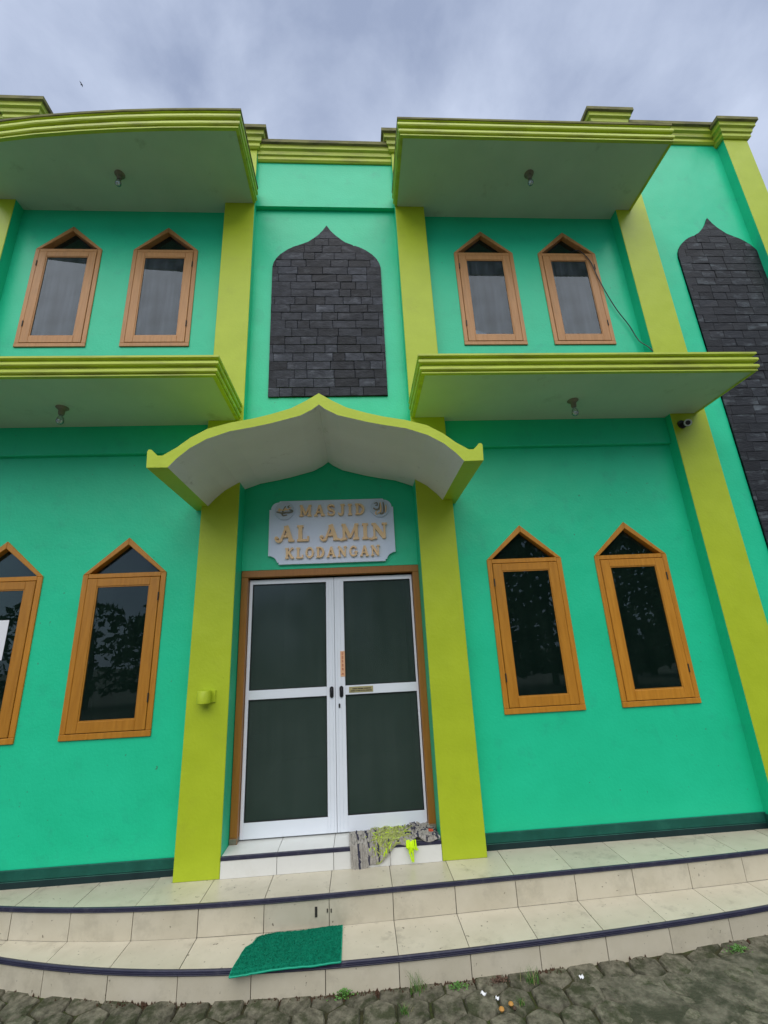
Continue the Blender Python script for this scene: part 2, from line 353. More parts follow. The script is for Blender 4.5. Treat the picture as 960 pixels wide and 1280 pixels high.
# dark green skirting with a darker foot
for a, b in ((-3.509, -1.171), (1.144, 3.509)):
    mb = MB(); mb.box(a, b, YW-.014, YW+.02, .046, .115, 0); mb.box(a, b, YW-.018, YW+.02, -.01, .045, 1)
    if a > 0: mb.box(3.492, 3.5085, .02, YW-.02, .0, .108, 0)
    mb.build('skirting', [SKIRT, SKIRT2], mosque, .003)

# ------------------------------------------------------------------ cornices
def roll_profile(h, proj, ztop):
    """stacked rolls and deep grooves, outward/z, from the top inner edge down to the bottom inner edge"""
    q = lambda o, t: (proj*o, ztop-t*h)
    return [(-.012, ztop), q(1, 0), q(1, .10), q(.80, .125), q(.30, .13), q(.30, .28), q(.80, .29), q(1, .33), q(1.02, .44), q(.85, .49),
            q(.25, .50), q(.25, .66), q(.72, .67), q(.86, .71), q(.86, .82), q(.66, .865), q(.30, .87), q(.30, .93), q(.5, .94), q(.5, 1), (-.012, ztop-h)]
def step_profile(h, proj, ztop):
    return [(-.03, ztop+.004), (proj-.01, ztop+.004), (proj, ztop-.01), (proj, ztop-.22*h), (proj*.80, ztop-.27*h), (proj*.74, ztop-.30*h), (proj*.74, ztop-.46*h),
            (proj*.52, ztop-.52*h), (proj*.46, ztop-.70*h), (proj*.30, ztop-.74*h), (proj*.30, ztop-.92*h), (proj*.14, ztop-h), (-.03, ztop-h)]
def cornice(path, h, proj, zt):
    mb = MB(); mb.sweep(path, step_profile(h, proj, zt), top=4); return mb.build('cornice', [CORN, CORN2], mosque)
cornice([(-.836, YC-.05), (.80, YC-.05)], .26, .11, 7.55)
cornice([(3.90, YC), (C4[0], YC)], .27, .13, 8.13)
cornice([(C0b[1], YC), (-3.80, YC)], .27, .13, 8.0)
for (a, b), zt in ((C1, 7.68), (C2, 7.68), (C3, 8.19), (C0, 8.06), (C4, 8.08), (C0b, 8.08)):
    mb = MB(); mb.sweep([(a, .40), (a, 0), (b, 0), (b, .40)], step_profile(.27, .12, zt), top=4); mb.box(a-.11, b+.11, -.11, .40, zt-.02, zt+.001, 1)
    mb.build('cornice', [CORN, CORN2], mosque)

# ------------------------------------------------------------------ balcony slabs over windows
def slab(path, zb, zt, label):
    h = zt-zb
    core = MB(); pl_ = [(x, y) for x, y in path]+[(path[-1][0], .30), (path[0][0], .30)]
    core.plan(pl_, zb+.003, zt-.03); core.plan(pl_, zt-.029, zt-.012, 1)
    root = core.build('balcony_slab', [WHITE, ASPH], mosque); root['label'] = label
    mb = MB(); mb.sweep(path, roll_profile(h, .040, zt), caps=True, top=3 if zt > 6 else 1)
    mb.build('moulding', [CORN, CORN2], root)
    return root
bow = [(-3.70, -.53), (-3.26, -.60), (-2.83, -.655), (-2.39, -.695), (-1.97, -.725), (-1.57, -.745), (-1.2, -.757), (-.842, -.763)]
slab([(-3.70, .0)]+bow+[(-.842, .0)], 6.545, 6.79, 'upper left balcony slab with gently bowed front')
slab([(.812, .0), (.812, -.745), (3.685, -.755), (3.685, .0)], 6.53, 6.765, 'upper right balcony slab')
slab([(-3.78, .0), (-3.78, -.725), (-.895, -.725), (-.895, .0)], 3.727, 3.905, 'lower left balcony slab')
slab([(.832, .0), (.832, -.725), (3.78, -.725), (3.78, .0)], 3.727, 3.905, 'lower right balcony slab')

# ------------------------------------------------------------------ ogee entrance canopy
cxm = -.031
half_top = [(1.235, 2.985), (1.226, 3.000), (1.206, 2.998), (1.185, 2.972), (1.160, 2.950), (1.125, 2.950), (1.030, 3.012), (.938, 3.090), (.82, 3.160), (.66, 3.207), (.49, 3.240), (.367, 3.272), (.211, 3.322), (.099, 3.385), (.0, 3.450)]
half_und = [(1.228, 2.858), (1.080, 2.856), (1.025, 2.923), (.937, 3.005), (.82, 3.077), (.66, 3.136), (.49, 3.168), (.365, 3.196), (.142, 3.258), (.05, 3.310), (.0, 3.352)]
tl = [(cxm-x, z) for x, z in half_top]; tr_ = [(cxm+x, z) for x, z in reversed(half_top[:-1])]
ur = [(cxm+x, z) for x, z in half_und]; ul = [(cxm-x, z) for x, z in reversed(half_und[:-1])]
poly = tl+tr_+ur+ul
edge = []
nT = len(tl)+len(tr_)
for i in range(len(poly)):
    j = (i+1) % len(poly)
    under = i >= nT and j >= nT and j != 0
    first = (i == nT) or (i == len(poly)-2)
    edge.append(1 if (under and not first) else 0)
mb = MB(); mb.prism(poly, -.90, .19, 0, edge)
can = mb.build('entrance_canopy', [LIME, WHITE2], mosque)
can['label'] = 'ogee arched canopy over the entrance with lime edge and white underside'

# ------------------------------------------------------------------ slate panels
def clip_rect(poly, x0, x1, z0, z1):
    def cl(P, inside, inter):
        o = []
        for i in range(len(P)):
            a, b = P[i-1], P[i]
            ia, ib = inside(a), inside(b)
            if ia != ib: o.append(inter(a, b))
            if ib: o.append(b)
        return o
    def ix(v): return lambda a, b: (v, a[1]+(b[1]-a[1])*(v-a[0])/(b[0]-a[0]))
    def iz(v): return lambda a, b: (a[0]+(b[0]-a[0])*(v-a[1])/(b[1]-a[1]), v)
    for ins, it in ((lambda p: p[0] >= x0, ix(x0)), (lambda p: p[0] <= x1, ix(x1)), (lambda p: p[1] >= z0, iz(z0)), (lambda p: p[1] <= z1, iz(z1))):
        if not poly: return []
        poly = cl(poly, ins, it)
    return poly
def ogee(cx, hw, zb, apex):
    half = [(0, 0), (.05, -.085), (.10, -.148), (.16, -.205), (.21, -.250), (.30, -.293), (.38, -.326), (.45, -.370), (.52, -.430), (.57, -.495), (.60, -.560), (.612, -.62), (.612, -.68)]
    k = hw/.612
    R_ = [(cx+x*k, apex+z) for x, z in half]; L_ = [(cx-x*k, apex+z) for x, z in reversed(half[1:])]
    return [(cx-hw, zb), (cx+hw, zb)]+list(reversed(R_))+list(reversed(L_))
brick_mesh = {}
def brick_me(wd, h, m, var):
    key = (round(wd, 3), round(h, 3), m.name, var)
    if key not in brick_mesh:
        rr = random.Random(var*13+int(wd*1000)); b = MB()
        j = lambda s: rr.uniform(-s, s)
        f = [(-wd/2, j(.003), -h/2), (wd/2, j(.003), -h/2), (wd/2, j(.003), h/2), (-wd/2, j(.003), h/2)]
        e = .0035
        fr = [(-wd/2+e, f[0][1]-.004, -h/2+e), (wd/2-e, f[1][1]-.004, -h/2+e), (wd/2-e, f[2][1]-.004, h/2-e), (-wd/2+e, f[3][1]-.004, h/2-e)]
        bk = [(x, .02, z) for x, _, z in f]
        b.add(fr+f+bk, [(0, 1, 2, 3)]+[(i, (i+1) % 4, 4+(i+1) % 4, 4+i) for i in range(4)]+[(4+i, 4+(i+1) % 4, 8+(i+1) % 4, 8+i) for i in range(4)])
        brick_mesh[key] = b.mesh('brick', m)
    return brick_mesh[key]
def slate_panel(cx, hw, zb, apex, y, bm_, rowh, lens, label):
    out_ = ogee(cx, hw, zb, apex)
    mb = MB(); mb.prism(out_, y-.012, y+.01); root = mb.build('slate_panel', MORTAR, mosque); root['label'] = label
    z = zb; row = 0; g = .0014
    while z < apex:
        x = cx-hw-random.uniform(0, .18); 
        while x < cx+hw:
            L_ = random.choice(lens); x0, x1, z0, z1 = x+g, x+L_-g, z+g, z+rowh-g
            x += L_
            P = clip_rect(out_, x0, x1, z0, z1)
            if len(P) < 3: continue
            A = abs(sum(P[i-1][0]*P[i][1]-P[i][0]*P[i-1][1] for i in range(len(P))))/2
            full = (x1-x0)*(z1-z0); yy = y-.016-random.uniform(0, .0035)
            if A > .995*full:
                link('brick', brick_me(x1-x0, z1-z0, bm_, random.randrange(3)), root, ((x0+x1)/2, yy, (z0+z1)/2))
            elif A > .0004:
                Q = []
                for p in P:
                    if not Q or (abs(p[0]-Q[-1][0])+abs(p[1]-Q[-1][1])) > 1e-4: Q.append(p)
                if len(Q) < 3: continue
                b = MB(); b.prism(Q, yy-.004, y); b.build('brick', bm_, root, 0, ((x0+x1)/2, yy, (z0+z1)/2))
        z += rowh; row += 1
slate_panel(-.015, .612, 4.045, 6.335, YC, SLATE, .1045, (.13, .17, .20, .22, .25, .28), 'ogee topped panel of dark slate bricks above the entrance canopy')
slate_panel(4.762, .532, 1.6, 6.54, YC, SLATE2, .108, (.17, .20, .23, .26), 'tall ogee topped panel of weathered slate bricks right of the last balcony')

# ------------------------------------------------------------------ windows
def window(cx, wd, ap, sh, bo, wood, gl, hinge, upper):
    y = YW; f = .045
    O = (cx, y, bo)
    # outer frame: jambs, bottom rail, transom, two gable bars, each butted
    mb = MB(); h = wd/2; k = (ap-sh)/h
    y0, y1 = y-.012, y+.075
    mb.box(cx-h, cx-h+f, y0, y1, bo+f+.001, sh-.001); mb.box(cx+h-f, cx+h, y0, y1, bo+f+.001, sh-.001)
    mb.box(cx-h, cx+h, y0-.003, y1, bo, bo+f)
    mb.box(cx-h+f+.001, cx+h-f-.001, y0+.002, y1, sh-.035, sh+.004)
    t = .048*math.sqrt(1+k*k)
    for s in (-1, 1):
        P = [(cx+s*h, sh), (cx+s*.0005, ap), (cx+s*.0005, ap-t), (cx+s*(h-f), sh+k*f-t if sh+k*f-t > sh else sh)]
        if s < 0: P = P[::-1]
        mb.prism(P, y0, y1)
    root = mb.build('window', wood, mosque, .003, O)
    # sash: stands 6 mm proud in its rebate, dark gap round it
    s0x, s1x, s0z, s1z = cx-h+f+.004, cx+h-f-.004, bo+f+.005, sh-.040
    sw = .082; ys0, ys1 = y-.016, y+.04
    mb = MB()
    mb.box(s0x, s0x+sw, ys0, ys1, s0z, s1z); mb.box(s1x-sw, s1x, ys0, ys1, s0z, s1z)
    mb.box(s0x+sw+.0004, s1x-sw-.0004, ys0, ys1, s0z, s0z+sw); mb.box(s0x+sw+.0004, s1x-sw-.0004, ys0, ys1, s1z-.068, s1z)
    mb.build('sash', wood, root, .003, O)
    gx0, gx1, gz0, gz1 = s0x+sw, s1x-sw, s0z+sw, s1z-.068
    # glazing bead
    mb = MB(); b = .009; ya, yb = ys0+.005, ys0+.014
    mb.box(gx0+.0006, gx0+b, ya, yb, gz0+b, gz1-b); mb.box(gx1-b, gx1-.0006, ya, yb, gz0+b, gz1-b); mb.box(gx0+.0006, gx1-.0006, ya, yb, gz0+.0006, gz0+b-.0004); mb.box(gx0+.0006, gx1-.0006, ya, yb, gz1-b+.0004, gz1-.0006)
    mb.build('glazing_bead', wood, root, 0, O)
    mb = MB(); mb.box(gx0+.002, gx1-.002, y-.003, y+.001, gz0+.002, gz1-.002); mb.build('pane', gl, root, 0, O)
    # recessed triangular light
    mb = MB(); ti = [(cx-h+f*1.6, sh+.004), (cx+h-f*1.6, sh+.004), (cx, ap-t)]; mb.prism(ti, y+.045, y+.049); mb.build('transom_pane', GLASS, root, 0, O)
    for zz in (bo+.22*(sh-bo), bo+.84*(sh-bo)):
        hx = cx+hinge*(h-f-.002)
        mb = MB(); mb.tube([(hx, ys0-.003, zz-.035), (hx, ys0-.003, zz+.035)], .006, 8); mb.build('hinge', DARKM, root, 0, O)
    if upper:
        mb = MB(); n = 48; xs = [gx0-.05+(gx1-gx0+.1)*i/n for i in range(n+1)]
        ys = [y+.075+.016*math.sin(i*1.55)+.006*math.sin(i*.7) for i in range(n+1)]
        mb.add([(a, b_, gz0-.06) for a, b_ in zip(xs, ys)]+[(a, b_, gz1+.05) for a, b_ in zip(xs, ys)], [(i, i+1, n+2+i, n+1+i) for i in range(n)], smooth=True)
        mb.build('curtain', CURT, root, 0, O)
    return root
for cx, hg in zip(UX, (-1, 1, -1, 1)): window(cx, UW, UAP, USH, UBO, WOODUP, GLASSUP, hg, True)
for cx, hg in zip(LX, (-1, 1, -1, 1)): window(cx, LW, LAP, LSH, LBO, WOOD, GLASS, hg, False)

# ------------------------------------------------------------------ entrance: threshold, door
ZS = .1379
th = MB(); th.box(-.836, .801, .006, .42, -.02, ZS-.010); throot = th.build('threshold_step', GROUT, mosque)
js = [-.8355, -.427, -.011, .41, .8005]
for a, b in zip(js[:-1], js[1:]):
    mb = MB(); mb.box(a+.0018, b-.0018, -.004, .008, .001, ZS-.026); mb.build('tile', TILEW, throot, .001)
    mb = MB(); mb.box(a+.0018, b-.0018, .014, .34, ZS-.012, ZS); mb.build('tile', TILEW, throot, .001)
mb = MB(); mb.box(-.8355, .8005, -.008, .0135, ZS-.025, ZS+.001); mb.build('nosing', NAVY, throot, .003)
ZD = 2.288
mb = MB()
mb.box(-.832, -.772, YD-.004, YD+.10, ZS+.045, ZD-.066); mb.box(.742, .802, YD-.004, YD+.10, ZS+.045, ZD-.066); mb.box(-.8325, .8025, YD-.006, YD+.10, ZD-.065, ZD-.003)
mb.box(-.834, -.770, YD-.007, YD+.10, ZS+.001, ZS+.044, 1); mb.box(.740, .801, YD-.007, YD+.10, ZS+.001, ZS+.044, 1)
mb.build('door_frame', [DOORW, LAMPB], mosque, .003)
def leaf(x0, x1, st_l, st_r, hx, right):
    y0, y1 = YD+.052, YD+.092; zb, zt = ZS+.012, 2.205
    O = ((x0+x1)/2, y0, zb)
    mb = MB()
    mb.box(x0, x0+st_l, y0, y1, zb, zt); mb.box(x1-st_r, x1, y0, y1, zb, zt)
    a, b = x0+st_l+.0004, x1-st_r-.0004
    mb.box(a, b, y0, y1, zb, .262); mb.box(a, b, y0, y1, 2.165, zt); mb.box(a, b, y0-.001, y1, 1.175, 1.249)
    # fine ribs of the extruded stile
    mx_ = x1-st_r if not right else x0
    for q in (.25, .62): mb.box(mx_+.08*q, mx_+.08*q+.003, y0-.003, y0+.002, zb+.01, zt-.01)
    root = mb.build('door_leaf', ALU, mosque, .0025, O)
    for z0, z1 in ((.262, 1.175), (1.249, 2.165)):
        m2 = MB(); m2.box(a-.003, b+.003, y0+.017, y0+.022, z0-.003, z1+.003); m2.build('pane', GLASSD, root, 0, O)
        g = MB(); e = .006
        g.box(a+.0003, a+e, y0+.006, y0+.016, z0+e, z1-e); g.box(b-e, b-.0003, y0+.006, y0+.016, z0+e, z1-e); g.box(a+.0003, b-.0003, y0+.006, y0+.016, z0+.0003, z0+e-.0003); g.box(a+.0003, b-.0003, y0+.006, y0+.016, z1-e+.0003, z1-.0003)
        g.build('gasket', TRIMK, root, 0, O)
    pl = [(hx+.0165*math.cos(t)*1.0, 1.203+(.030 if math.sin(t) >= 0 else -.030)+.0165*math.sin(t)) for t in [2*math.pi*i/20 for i in range(20)]]
    m3 = MB(); m3.prism(pl, y0-.010, y0+.004)
    m3.tube([(hx, y0-.013, 1.172), (hx, y0-.016, 1.203), (hx, y0-.013, 1.234)], .006, 8)
    m3.build('handle', BLACK, root, .002, O)
    if right:
        m4 = MB(); c = [(hx-.0185+.0075*math.cos(t), 1.090+(.010 if math.sin(t) >= 0 else -.012)+.0075*math.sin(t)) for t in [2*math.pi*i/14 for i in range(14)]]
        m4.prism(c, y0-.005, y0+.003); m4.build('keyhole', BLACK, root, 0, O)
    return root
leaf(-.768, .0035, .028, .072, -.026, False)
leaf(.0065, .738, .086, .018, .058, True)
YL = YD+.052
st = empty('push_sticker', (.073, YL, 1.33))
mb = MB(); mb.box(.053, .094, YL-.0035, YL-.0008, 1.325, 1.540); mb.build('sticker_sheet', STICK, st, .001)
mb = MB()
def glyph(cx, cz, s, pat):
    for i, r_ in enumerate(pat):
        for j, ch in enumerate(r_):
            if ch == '#': mb.box(cx+(j-1)*s-s*.48, cx+(j-1)*s+s*.48, YL-.0042, YL-.003, cz+(2-i)*s-s*.48, cz+(2-i)*s+s*.48)
PAT = {'D': ('##.', '#.#', '#.#', '#.#', '##.'), 'O': ('###', '#.#', '#.#', '#.#', '###'), 'R': ('##.', '#.#', '##.', '#.#', '#.#'), 'N': ('#.#', '###', '###', '#.#', '#.#'), 'G': ('###', '#..', '#.#', '#.#', '###')}
for i, ch in enumerate('DORON'): glyph(.0735, 1.519-i*.033, .0042, PAT[ch])
mb.prism([(.058, 1.343), (.089, 1.343), (.0735, 1.354)], YL-.0042, YL-.003)
mb.build('print', STICKR, st)
tag(st, 'narrow orange vertical sticker with dark red print on right door leaf', 'sticker')
pl = empty('name_plate', (.23, YL, 1.19))
mb = MB(); mb.box(.125, .335, YL-.0065, YL-.0015, 1.190, 1.238); mb.build('plate', BRASS, pl, .0015)
mb = MB(); rr = random.Random(5)
for zz, xa, xb in ((1.220, .155, .305), (1.204, .140, .322)):
    x = xa
    while x < xb:
        wv = rr.uniform(.006, .011); mb.box(x, x+wv, YL-.0074, YL-.006, zz-.0045, zz+.0045)
        if rr.random() < .6: mb.box(x+wv*.3, x+wv*.7, YL-.0076, YL-.0074, zz-.002, zz+.003)
        x += wv+rr.choice((.002, .002, .002, .006))
mb.build('print', DARKM, pl)
tag(pl, 'small brass plate with two lines of dark print on the door mid rail', 'plate')

# ------------------------------------------------------------------ name board with raised lettering
YS = YD-.034
sg = empty('name_board', (0, YS, 2.33))
hw, zb, zt, c = .592, 2.328, 2.944, .085
def bite(cx, cz, a0, a1, r=.078, n=7): return [(cx+r*math.cos(R(a0+(a1-a0)*i/n)), cz+r*math.sin(R(a0+(a1-a0)*i/n))) for i in range(n+1)]
P = [(-hw+c+.012, zb)]+[(hw-c-.012, zb)]
P += [(hw-c-.012, zb+.020)]+bite(hw-.006, zb+.004, 168, 102)[0:]+[(hw-.02, zb+c), (hw, zb+c)]
P += [(hw, zt-c), (hw-.022, zt-c)]+bite(hw-.085, zt-.083, 2, 88, .070)+[(hw-c-.005, zt-.012), (hw-c-.012, zt)]
P += [(-hw+c+.012, zt), (-hw+c+.005, zt-.012)]+bite(-hw+.085, zt-.083, 92, 178, .070)+[(-hw+.022, zt-c), (-hw, zt-c)]
P += [(-hw, zb+c), (-hw+.02, zb+c)]+bite(-hw+.006, zb+.004, 78, 12)+[(-hw+c+.012, zb+.020)]
mb = MB(); mb.prism(P, YS, YD-.002); mb.build('board', SIGN, sg, .002)
# letters in a unit box (height 1), thick and thin strokes with slab serifs
def B(x0, y0, x1, y1, w_): return ('bar', x0, y0, x1, y1, w_)
def A_(cx, cy, rx, ry, a0, a1, w0, w1): return ('arc', cx, cy, rx, ry, a0, a1, w0, w1)
def S_(x0, x1, y): return ('bar', x0, y, x1, y, .09)
GL = {
 'M': (1.15, [B(.17, 0, .17, 1, .13), B(.17, .97, .57, .12, .17), B(.57, .12, .97, .97, .10), B(.97, 0, .97, 1, .17), S_(0, .36, .045), S_(.76, 1.15, .045), S_(.02, .26, .955), S_(.90, 1.13, .955)]),
 'A': (1.0, [B(.15, .02, .50, .98, .10), B(.52, .98, .84, .02, .19), B(.26, .34, .72, .34, .09), S_(0, .32, .045), S_(.64, 1.02, .045)]),
 'S': (.78, [A_(.39, .74, .28, .215, 30, 270, .10, .17), A_(.39, .27, .29, .225, 90, -150, .17, .10), B(.665, .72, .665, .96, .06), B(.085, .04, .085, .30, .06)]),
 'J': (.70, [B(.46, .28, .46, 1, .19), A_(.26, .27, .20, .225, 0, -170, .19, .09), S_(.26, .68, .955)]),
 'I': (.46, [B(.23, 0, .23, 1, .19), S_(.03, .43, .045), S_(.03, .43, .955)]),
 'D': (.95, [B(.22, 0, .22, 1, .19), A_(.40, .5, .42, .455, 90, -90, .10, .10), A_(.42, .5, .40, .40, 62, -62, .19, .19), B(.22, .955, .42, .955, .09), B(.22, .045, .42, .045, .09), S_(.02, .3, .955), S_(.02, .3, .045)]),
 'L': (.80, [B(.23, 0, .23, 1, .19), S_(.03, .43, .955), S_(.03, .78, .045), B(.74, .0, .74, .30, .08)]),
 'N': (1.06, [B(.19, 0, .19, 1, .10), B(.19, .95, .85, .05, .19), B(.86, 0, .86, 1, .10), S_(.02, .36, .045), S_(.02, .26, .955), S_(.70, 1.04, .955)]),
 'K': (1.0, [B(.22, 0, .22, 1, .19), B(.28, .44, .80, .97, .10), B(.42, .60, .84, .03, .19), S_(.03, .42, .045), S_(.03, .42, .955), S_(.64, .96, .955), S_(.66, 1.02, .045)]),
 'O': (.98, [A_(.49, .5, .39, .45, 0, 360, .13, .13), A_(.49, .5, .375, .33, 140, 220, .17, .17), A_(.49, .5, .375, .33, -40, 40, .17, .17)]),
 'G': (1.0, [A_(.50, .5, .40, .45, 38, 322, .11, .11), A_(.50, .5, .38, .33, 140, 220, .17, .17), B(.80, .10, .80, .44, .17), S_(.60, .98, .44), B(.77, .70, .77, .95, .06)]),
}
def decor(ch):
    wd, st_ = GL[ch]; st_ = list(st_)
    if ch == 'A': st_ = [q for q in st_ if not (q[0] == 'bar' and q[1] == 0)] + [A_(.02, .16, .17, .16, 10, -190, .13, .07), A_(-.10, .20, .07, .07, -30, 200, .07, .10), B(.62, .98, .36, .90, .08), A_(.42, .40, .12, .10, 60, -150, .07, .06)]
    if ch in 'MN': st_ = st_+[A_(.0, .10, .14, .12, 0, -160, .11, .06)]
    return wd, st_
cnt = 0
def letter(ch, x, z, h, font, sq=1.0):
    wd, st_ = font(ch); m_ = MB(); d = 0
    for q in st_:
        yf = YS-.026-.0005*d; d += 1
        if q[0] == 'bar':
            _, x0, y0, x1, y1, w_ = q; w_ = w_*1.22+.015; dv = Vector((x1-x0, y1-y0)); n_ = Vector((-dv.y, dv.x)).normalized()*w_/2
            pp = [(x0+n_.x, y0+n_.y), (x0-n_.x, y0-n_.y), (x1-n_.x, y1-n_.y), (x1+n_.x, y1+n_.y)]
            m_.prism([(x+a*h*sq, z+b*h) for a, b in pp], yf, YS-.001)
        else:
            _, cx, cy, rx, ry, a0, a1, w0, w1 = q; n = max(6, int(abs(a1-a0)/18)); o_, i_ = [], []
            for k in range(n+1):
                t = R(a0+(a1-a0)*k/n); ww = (w0+(w1-w0)*k/n)*1.22+.015
                o_.append((cx+(rx+ww/2)*math.cos(t), cy+(ry+ww/2)*math.sin(t))); i_.append((cx+max(.01, rx-ww/2)*math.cos(t), cy+max(.01, ry-ww/2)*math.sin(t)))
            for k in range(n):
                m_.prism([(x+a*h*sq, z+b*h) for a, b in (o_[k], o_[k+1], i_[k+1], i_[k])], yf-.00003*(k % 2), YS-.001)
    m_.build('letter', LETTER, sg)
def line(txt, x0, x1, z, h, font, space=.5, gap=.22):
    ws = [(.55 if ch == ' ' else font(ch)[0]) for ch in txt]
    tot = sum(ws)+gap*(len(txt)-1); sq = (x1-x0)/(tot*h); x = x0
    for ch, w_ in zip(txt, ws):
        if ch != ' ': letter(ch, x, z, h, font, sq)
        x += (w_+gap)*h*sq
line('MASJID', -.305, .315, 2.782, .108, lambda c_: GL[c_], gap=.26)
line('AL AMIN', -.50, .525, 2.540, .150, decor, gap=.18)
line('KLODANGAN', -.435, .445, 2.378, .098, lambda c_: GL[c_], gap=.26)
# two round emblems with raised calligraphy
def emblem(cx, cz, strokes):
    m_ = MB(); r_ = .088
    ring = [(cx+r_*math.cos(R(a)), cz+r_*math.sin(R(a))) for a in range(0, 360, 12)]
    m_.prism(ring, YS-.012, YS-.001); root = m_.build('emblem', EMBD, sg, .002)
    m5 = MB(); m5.tube([(cx+r_*.98*math.cos(R(a)), YS-.012, cz+r_*.98*math.sin(R(a))) for a in range(0, 361, 12)], .0045, 6); m5.build('rim', EMBD, root)
    m2 = MB()
    for k, (pts, w_) in enumerate(strokes):
        n = len(pts); P_ = [Vector((cx+a*r_, YS-.0135, cz+b*r_*1.05)) for a, b in pts]; w_ *= 1.35
        # smooth the stroke
        Q = []
        for i in range(n-1):
            p0, p1, p2, p3 = P_[max(i-1, 0)], P_[i], P_[i+1], P_[min(i+2, n-1)]
            for s in range(5):
                t = s/5; Q.append(.5*((2*p1)+(-p0+p2)*t+(2*p0-5*p1+4*p2-p3)*t*t+(-p0+3*p1-3*p2+p3)*t**3))
        Q.append(P_[-1])
        m2.tube(Q, [r_*w_*(.55+.45*math.sin(math.pi*(i+.5)/len(Q))) for i in range(len(Q))], 6, k % 2)
    m2.build('calligraphy', [EMBL, LETTER], root)
emblem(-.448, 2.842, [([(-.85, -.1), (-.3, -.22), (.2, -.2), (.75, -.15), (.8, .02), (.5, .1)], .085), ([(-.6, .25), (-.35, .1), (-.05, .05), (.1, .25), (.3, .1), (.7, .35)], .075), ([(.1, .5), (-.1, .1), (-.25, -.3), (-.1, -.5), (.3, -.45)], .075), ([(-.75, .1), (-.5, -.02), (-.62, .25)], .06), ([(.55, .55), (.35, .42), (.6, .3)], .05)])
emblem(.462, 2.842, [([(-.7, .05), (-.45, -.15), (-.1, -.05), (.05, .6)], .08), ([(.05, .65), (.1, .1), (.05, -.4), (-.25, -.55)], .085), ([(.38, .65), (.42, .1), (.38, -.45), (.1, -.6), (-.05, -.4)], .085), ([(.68, .35), (.66, -.1), (.6, -.5)], .07), ([(-.6, .5), (-.3, .62), (-.25, .35), (-.5, .3)], .055), ([(-.35, -.25), (-.5, -.55), (-.3, -.7)], .06)])
tag(sg, 'pale grey board reading MASJID AL AMIN KLODANGAN above the glass doors', 'sign')

# ------------------------------------------------------------------ curved steps
pts1 = [(-3.3, .10), (-2.8, .02), (-2.267, -.115), (-2.005, -.189), (-1.752, -.250), (-1.512, -.285), (-1.303, -.303), (-.885, -.316), (-.455, -.320), (.343, -.322), (1.0, -.315), (1.689, -.298), (2.405, -.268), (3.165, -.222), (4.0, -.15), (5.0, -.03), (5.6, .05)]
pts2 = [(-3.3, .08), (-2.8, -.06), (-2.4, -.22), (-2.052, -.358), (-1.699, -.468), (-1.347, -.555), (-1.076, -.605), (-.791, -.643), (-.4, -.672), (.315, -.683), (.823, -.681), (1.669, -.652), (2.237, -.603), (2.835, -.525), (3.5, -.42), (4.5, -.24), (5.6, -.02)]
def smooth_curve(pts, deg=6):
    x, y = np.array(pts).T; wgt = np.where(np.abs(x-.4) < 3, 1.0, .35)
    c_ = np.polyfit((x-1.0)/4.0, y, deg, w=wgt)
    return lambda X: float(np.polyval(c_, (X-1.0)/4.0))
f1, f2 = smooth_curve(pts1), smooth_curve(pts2)
XL, XR = -3.2, 5.55
steps = empty('steps', (0, -.3, ZG))
tag(steps, 'two curved steps of beige tile with navy nosing along the facade', 'steps', kind='structure')
JT = [-.0245+.4245*k for k in range(-8, 15)]
JT = [XL]+[j for j in JT if XL+.1 < j < XR-.1]+[XR]
core = MB()
def xs_between(a, b, n=4): return [a+(b-a)*i/n for i in range(n+1)]
X_ = xs_between(XL, XR, 60)
core.plan([(x, f1(x)+.012) for x in X_]+[(XR, .40), (XL, .40)], ZG-.1, -.010)
core.plan([(x, f2(x)+.012) for x in X_]+[(XR, .39), (XL, .39)], ZG-.1, ZT-.010)
core.build('core', GROUT, steps)
def tread(a, b, ff, back, z, m_, g=.0022, jz=.0012):
    xs = xs_between(a+g, b-g); n = len(xs); mb_ = MB(); dz = random.uniform(-jz, jz)
    fr = [(x, ff(x)+.010) for x in xs]; bk = [(x, back(x)) for x in xs]
    e = .0015
    vs = [(x, y, z-.011) for x, y in fr]+[(x, y, z+dz) for x, y in fr]+[(x, y, z+dz) for x, y in bk]
    fs = []
    for i in range(n-1): fs += [(i, i+1, n+i+1, n+i), (n+i, n+i+1, 2*n+i+1, 2*n+i)]
    vs += [(bk[0][0], bk[0][1], z-.011), (bk[-1][0], bk[-1][1], z-.011)]
    fs += [(0, n, 2*n, 3*n), (n-1, 3*n+1, 3*n-1, 2*n-1)]
    mb_.add(vs, fs); return mb_.build('tile', m_, steps, 0, ((a+b)/2, ff((a+b)/2), z))
def riser(a, b, ff, z0, z1, m_, g=.0024):
    xs = xs_between(a+g, b-g); n = len(xs); mb_ = MB(); d = random.uniform(-.0012, .0012)
    vs = [(x, ff(x)+d, z0) for x in xs]+[(x, ff(x)+d, z1) for x in xs]+[(x, ff(x)+.014, z1) for x in xs]+[(x, ff(x)+.014, z0) for x in xs]
    fs = []
    for i in range(n-1): fs += [(i, i+1, n+i+1, n+i), (n+i, n+i+1, 2*n+i+1, 2*n+i)]
    fs += [(0, n, 2*n, 3*n), (n-1, 4*n-1, 3*n-1, 2*n-1)]
    mb_.add(vs, fs); return mb_.build('tile', m_, steps, 0, ((a+b)/2, ff((a+b)/2), z0))
NH = .024
for a, b in zip(JT[:-1], JT[1:]):
    tread(a, b, f1, lambda x: .19, 0.0, TILET)
    riser(a, b, f1, ZT+.002, -NH, TILE)
    tread(a, b, f2, lambda x: f1(x)+.004, ZT, TILET)
    riser(a, b, f2, ZG-.03, ZT-NH, TILE)
